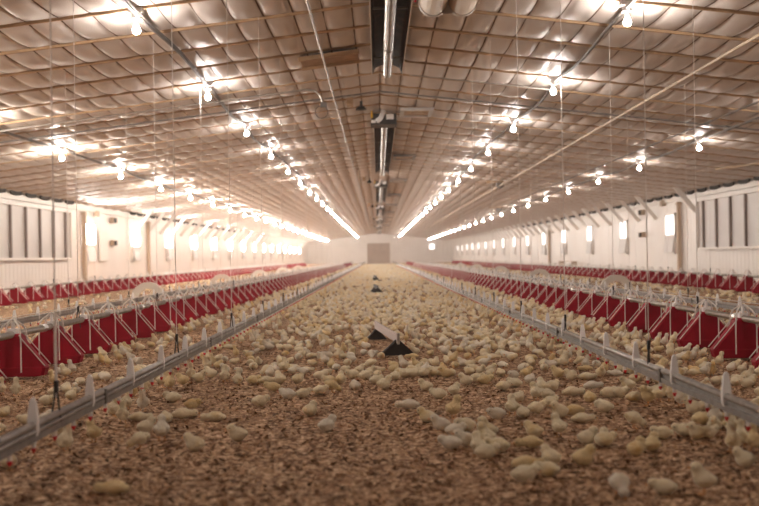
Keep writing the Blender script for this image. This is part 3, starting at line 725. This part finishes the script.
for ln in HP.split('\n'):
    for e in ln.split(';'):
        u, v, p, hd, c = e.split(); X_, Y_ = unproj(float(u), float(v) - 1.5)
        sc = 1.0 * random.uniform(.95, 1.08)
        chicks.append([X_, Y_, math.radians(float(hd)), PC[p], CC[c], sc])
# random flock with local density
cell = {}
def key(x, y): return (int(math.floor(x / .11)), int(math.floor(y / .11)))
def ok(x, y, d):
    a, b = key(x, y)
    for i in range(a - 1, a + 2):
        for j in range(b - 1, b + 2):
            for (px, py) in cell.get((i, j), ()):
                if (px - x) ** 2 + (py - y) ** 2 < d * d: return False
    return True
def put(x, y): cell.setdefault(key(x, y), []).append((x, y))
for c in chicks: put(c[0], c[1])
FEEDXY = [(X_, y) for (y, X_, nm, z) in FEED]
def near_feeder(x, y):
    for X_, nm, z, y0, _ in lines:
        if abs(x - X_) < .25:
            k = round((y - y0) / SF); d = abs(y - (y0 + k * SF))
            if y0 + k * SF > 2 and d < .18: return True
    return False
STANDP = [(an, af), (a2, (a2[0] - .08, a2[1] + 1.0)), (a3, (a3[0] - .08, a3[1] + 1.2))]
def on_stand(x, y):
    for a, b in STANDP:
        t = max(0, min(1, ((x - a[0]) * (b[0] - a[0]) + (y - a[1]) * (b[1] - a[1])) / ((b[0] - a[0]) ** 2 + (b[1] - a[1]) ** 2)))
        if math.hypot(x - a[0] - t * (b[0] - a[0]), y - a[1] - t * (b[1] - a[1])) < .13: return True
    return False
def patch(x, y, s=1.0, o=0.0):
    return .5 + .5 * math.sin(x * 2.3 * s + 1.7 * math.sin(y * .9 * s + o) + o) * math.sin(y * 1.5 * s + 1.3 * math.sin(x * 1.9 * s) + 2 * o)
def density(x, y):
    u, v = proj(x, y, 0)
    ax = abs(x)
    if ax < 1.3:
        if v > 377: return 0
        d = 72 * (.42 + .65 * patch(x, y, 1.6)) 
        if y < 12:
            # left side of the aisle is thinner near the camera
            if u < 250: d *= .62
            if 170 < u < 240 and 350 < v < 377: d *= .7
            if 225 < u < 300 and 312 < v < 340: d *= .35
            if u > 400: d *= 1.1
        if u < 290 and v < 330: d *= .6
        if ax > 1.1: d = max(d, 36)
        if y > 20: d = 42 * (.55 + .6 * patch(x, y, 1.1))
        if y > 55: d = 17
        return d
    if ax < 2.2 or 2.56 < ax < 3.5:
        base = (28 if y < 14 else 20) if x < 0 else (60 if y < 16 else 42)
        if abs(ax - 2.38) < .5: base *= 1.5
        if ax > 2.4: base *= .6
        return base * (.3 + .8 * patch(x, y, 1.3, 1.0)) * (1 if y < 30 else .6)
    if ax > 3.7:
        if ax > 8: return 0
        base = 3.5 if x < 0 else 10
        if abs(ax - 6.2) < .5: base *= 2.2
        return base * (.4 + .8 * patch(x, y, .8, 2.0)) * (1 if y < 35 else .45)
    return (12 if x > 0 else 6) if ax < 3 else 2
cand = []
Y_ = 3.0
for y0 in np.arange(3.0, 100, 1.0):
    hw = min(8.1, .375 * (y0 + 1.2) + .1)
    n = int(80 * hw * 2)
    xs_ = rng.uniform(-hw, hw, n); ys_ = rng.uniform(y0, y0 + 1, n); pr = rng.uniform(0, 80, n)
    for x, y, p_ in zip(xs_, ys_, pr):
        x, y = float(x), float(y)
        if p_ < density(x, y) and not near_feeder(x, y) and not on_stand(x, y):
            if ok(x, y, .062 if y < 25 else .055): put(x, y); cand.append((x, y))
pl = ['standing', 'drinking', 'sitting', 'resting', 'sprawled', 'pecking']
for x, y in cand:
    ax = abs(x); r = random.random()
    if ax < 1.32 and ax > 1.12 and r < .6: ps = 'drinking'; hd = (0 if x > 0 else math.pi) + random.uniform(-.6, .6)
    elif abs(ax - 2.38) < .45: ps = random.choice(['standing', 'standing', 'sitting', 'drinking', 'resting']); hd = (0 if 2.38 > ax else math.pi) + (0 if x > 0 else math.pi) + random.uniform(-.7, .7)
    else: ps = random.choices(pl, [.7, .25, 3.6, 5.5, 2.0, .8])[0]; hd = random.uniform(0, 2 * math.pi)
    cl = random.choices(['cream', 'pale', 'yellow'], [6, 3, 1.6])[0]
    chicks.append([x, y, hd, ps, cl, random.uniform(.82, .98)])
def inview(c):
    u, v = proj(c[0], c[1], .03); return -12 < u < 771 and v < 520
vis = [c for c in chicks if inview(c)]
# hidden behind the rails? close enough; take the 300 largest in the picture
vis.sort(key=lambda c: c[1])
NIND = 300
ind = vis[:NIND]; restc = [c for c in chicks if c[1] > ind[-1][1]]
zlim = ind[-1][1]
PEGY = [4.02 + k * PEG for k in range(-1, 12)]   # the first one in view is k = 0
# label rows: aisle chicks by the nearest peg of the right drinker line
def zone(c):
    if c[0] < -1.25: return 'L'
    if c[0] > 1.25: return 'R'
    return 'A'
rowsd = {}
for c in ind:
    z = zone(c)
    if z == 'A': k = max(0, int(round((c[1] - 4.02) / PEG)) + 1)
    elif z == 'R': k = int(round((c[1] - 4.02) / PEG)) + 1
    else: k = int(round((c[1] - 3.58) / PEG)) + 1
    rowsd.setdefault((z, k), []).append(c)
POSEWORD = {'standing': 'standing', 'drinking': 'upright', 'sitting': 'sitting', 'resting': 'resting', 'sprawled': 'sprawled', 'pecking': 'pecking'}
ndet = 0
for (z, k), lst in rowsd.items():
    lst.sort(key=lambda c: proj(c[0], c[1], 0)[0])
    for i, c in enumerate(lst):
        X_, Y_, hd, ps, cl, sc = c
        w0 = '%s %s chick' % (cl, POSEWORD[ps])
        if z == 'A':
            if k == 0: lab = '%s at the bottom edge of the aisle, %s from the left there' % (w0, ordinal(i + 1))
            else: lab = '%s, %s from left in aisle row level with right drinker\'s %s peg' % (w0, ordinal(i + 1), ordinal(k))
        elif z == 'R': lab = '%s, %s from left beyond right drinker line level with its %s peg' % (w0, ordinal(i + 1), ordinal(k))
        else: lab = '%s, %s from left beyond left drinker line level with its %s peg' % (w0, ordinal(i + 1), ordinal(max(k, 1)))
        zz = float(litter_z(X_, Y_)) + .002
        if Y_ < 6.4:
            o = link('chick', NEAR[ps, cl]); 
            link('beak', NEAR[ps, 'beak'], o)
            for e in NEAR[ps, 'eyes']: link('eye', e, o)
            for l in NEAR[ps, 'legs']: link('leg', l, o)
        else: o = link('chick', MID[ps, cl])
        o.location = (X_, Y_, zz); o.rotation_euler = (0, 0, hd); o.scale = (sc, sc, sc * random.uniform(.95, 1.05))
        tag(o, lab, 'chick', 'chicks near the camera on the litter')
# the rest of the flock: one mesh
Vs = []; Fs = []; Ms = []; off = 0
dmat = {'cream': 0, 'pale': 1, 'yellow': 2}
for c in restc:
    X_, Y_, hd, ps, cl, sc = c
    V, Fq, mi = GEO[ps, 2 if Y_ < 17 and abs(X_) < 3 else 3]
    ca, sa = math.cos(hd), math.sin(hd)
    W = np.empty_like(V); W[:, 0] = (V[:, 0] * ca - V[:, 1] * sa) * sc + X_; W[:, 1] = (V[:, 0] * sa + V[:, 1] * ca) * sc + Y_; W[:, 2] = V[:, 2] * sc + float(litter_z(X_, Y_)) + .002
    Vs.append(W); Fs.append(Fq + off); off += len(V); Ms.append(np.where(mi == 0, dmat[cl], 3))
tag(link('chick_flock', big_mesh('chick_flock', np.concatenate(Vs), np.concatenate(Fs), [M['down'], M['down_pale'], M['down_yellow'], M['beak']], np.concatenate(Ms))),
    'dense flock of small cream chicks covering the litter into the distance', 'chicks', kind='stuff')
print('CHICKS', len(ind), len(restc), off, 'zlim', zlim)

# ------------------------------------------------------------ loose shavings
nfl = 42000
yy = 2.6 + 8.5 * rng.random(nfl) ** 1.35; xx = rng.uniform(-1, 1, nfl) * (.38 * yy + .2)
ang = rng.uniform(0, 2 * np.pi, nfl); ln = rng.uniform(.004, .015, nfl); wd = rng.uniform(.002, .007, nfl); tl = rng.normal(0, .45, nfl); zc = litter_z(xx, yy) + rng.uniform(.001, .007, nfl)
dx, dy = np.cos(ang), np.sin(ang)
V = np.zeros((nfl, 4, 3))
for k, (a, b) in enumerate(((-1, -1), (1, -1), (1, 1), (-1, 1))):
    V[:, k, 0] = xx + a * ln * dx - b * wd * dy; V[:, k, 1] = yy + a * ln * dy + b * wd * dx; V[:, k, 2] = zc + a * ln * np.sin(tl) + b * wd * .3
Fq = np.arange(nfl * 4).reshape(nfl, 4)
tag(link('wood_shavings', big_mesh('wood_shavings', V.reshape(-1, 3), Fq, [M['flake1'], M['flake2']], (rng.random(nfl) < .4).astype(int), False)),
    'loose brown wood shavings scattered over the floor', 'shavings', kind='stuff')
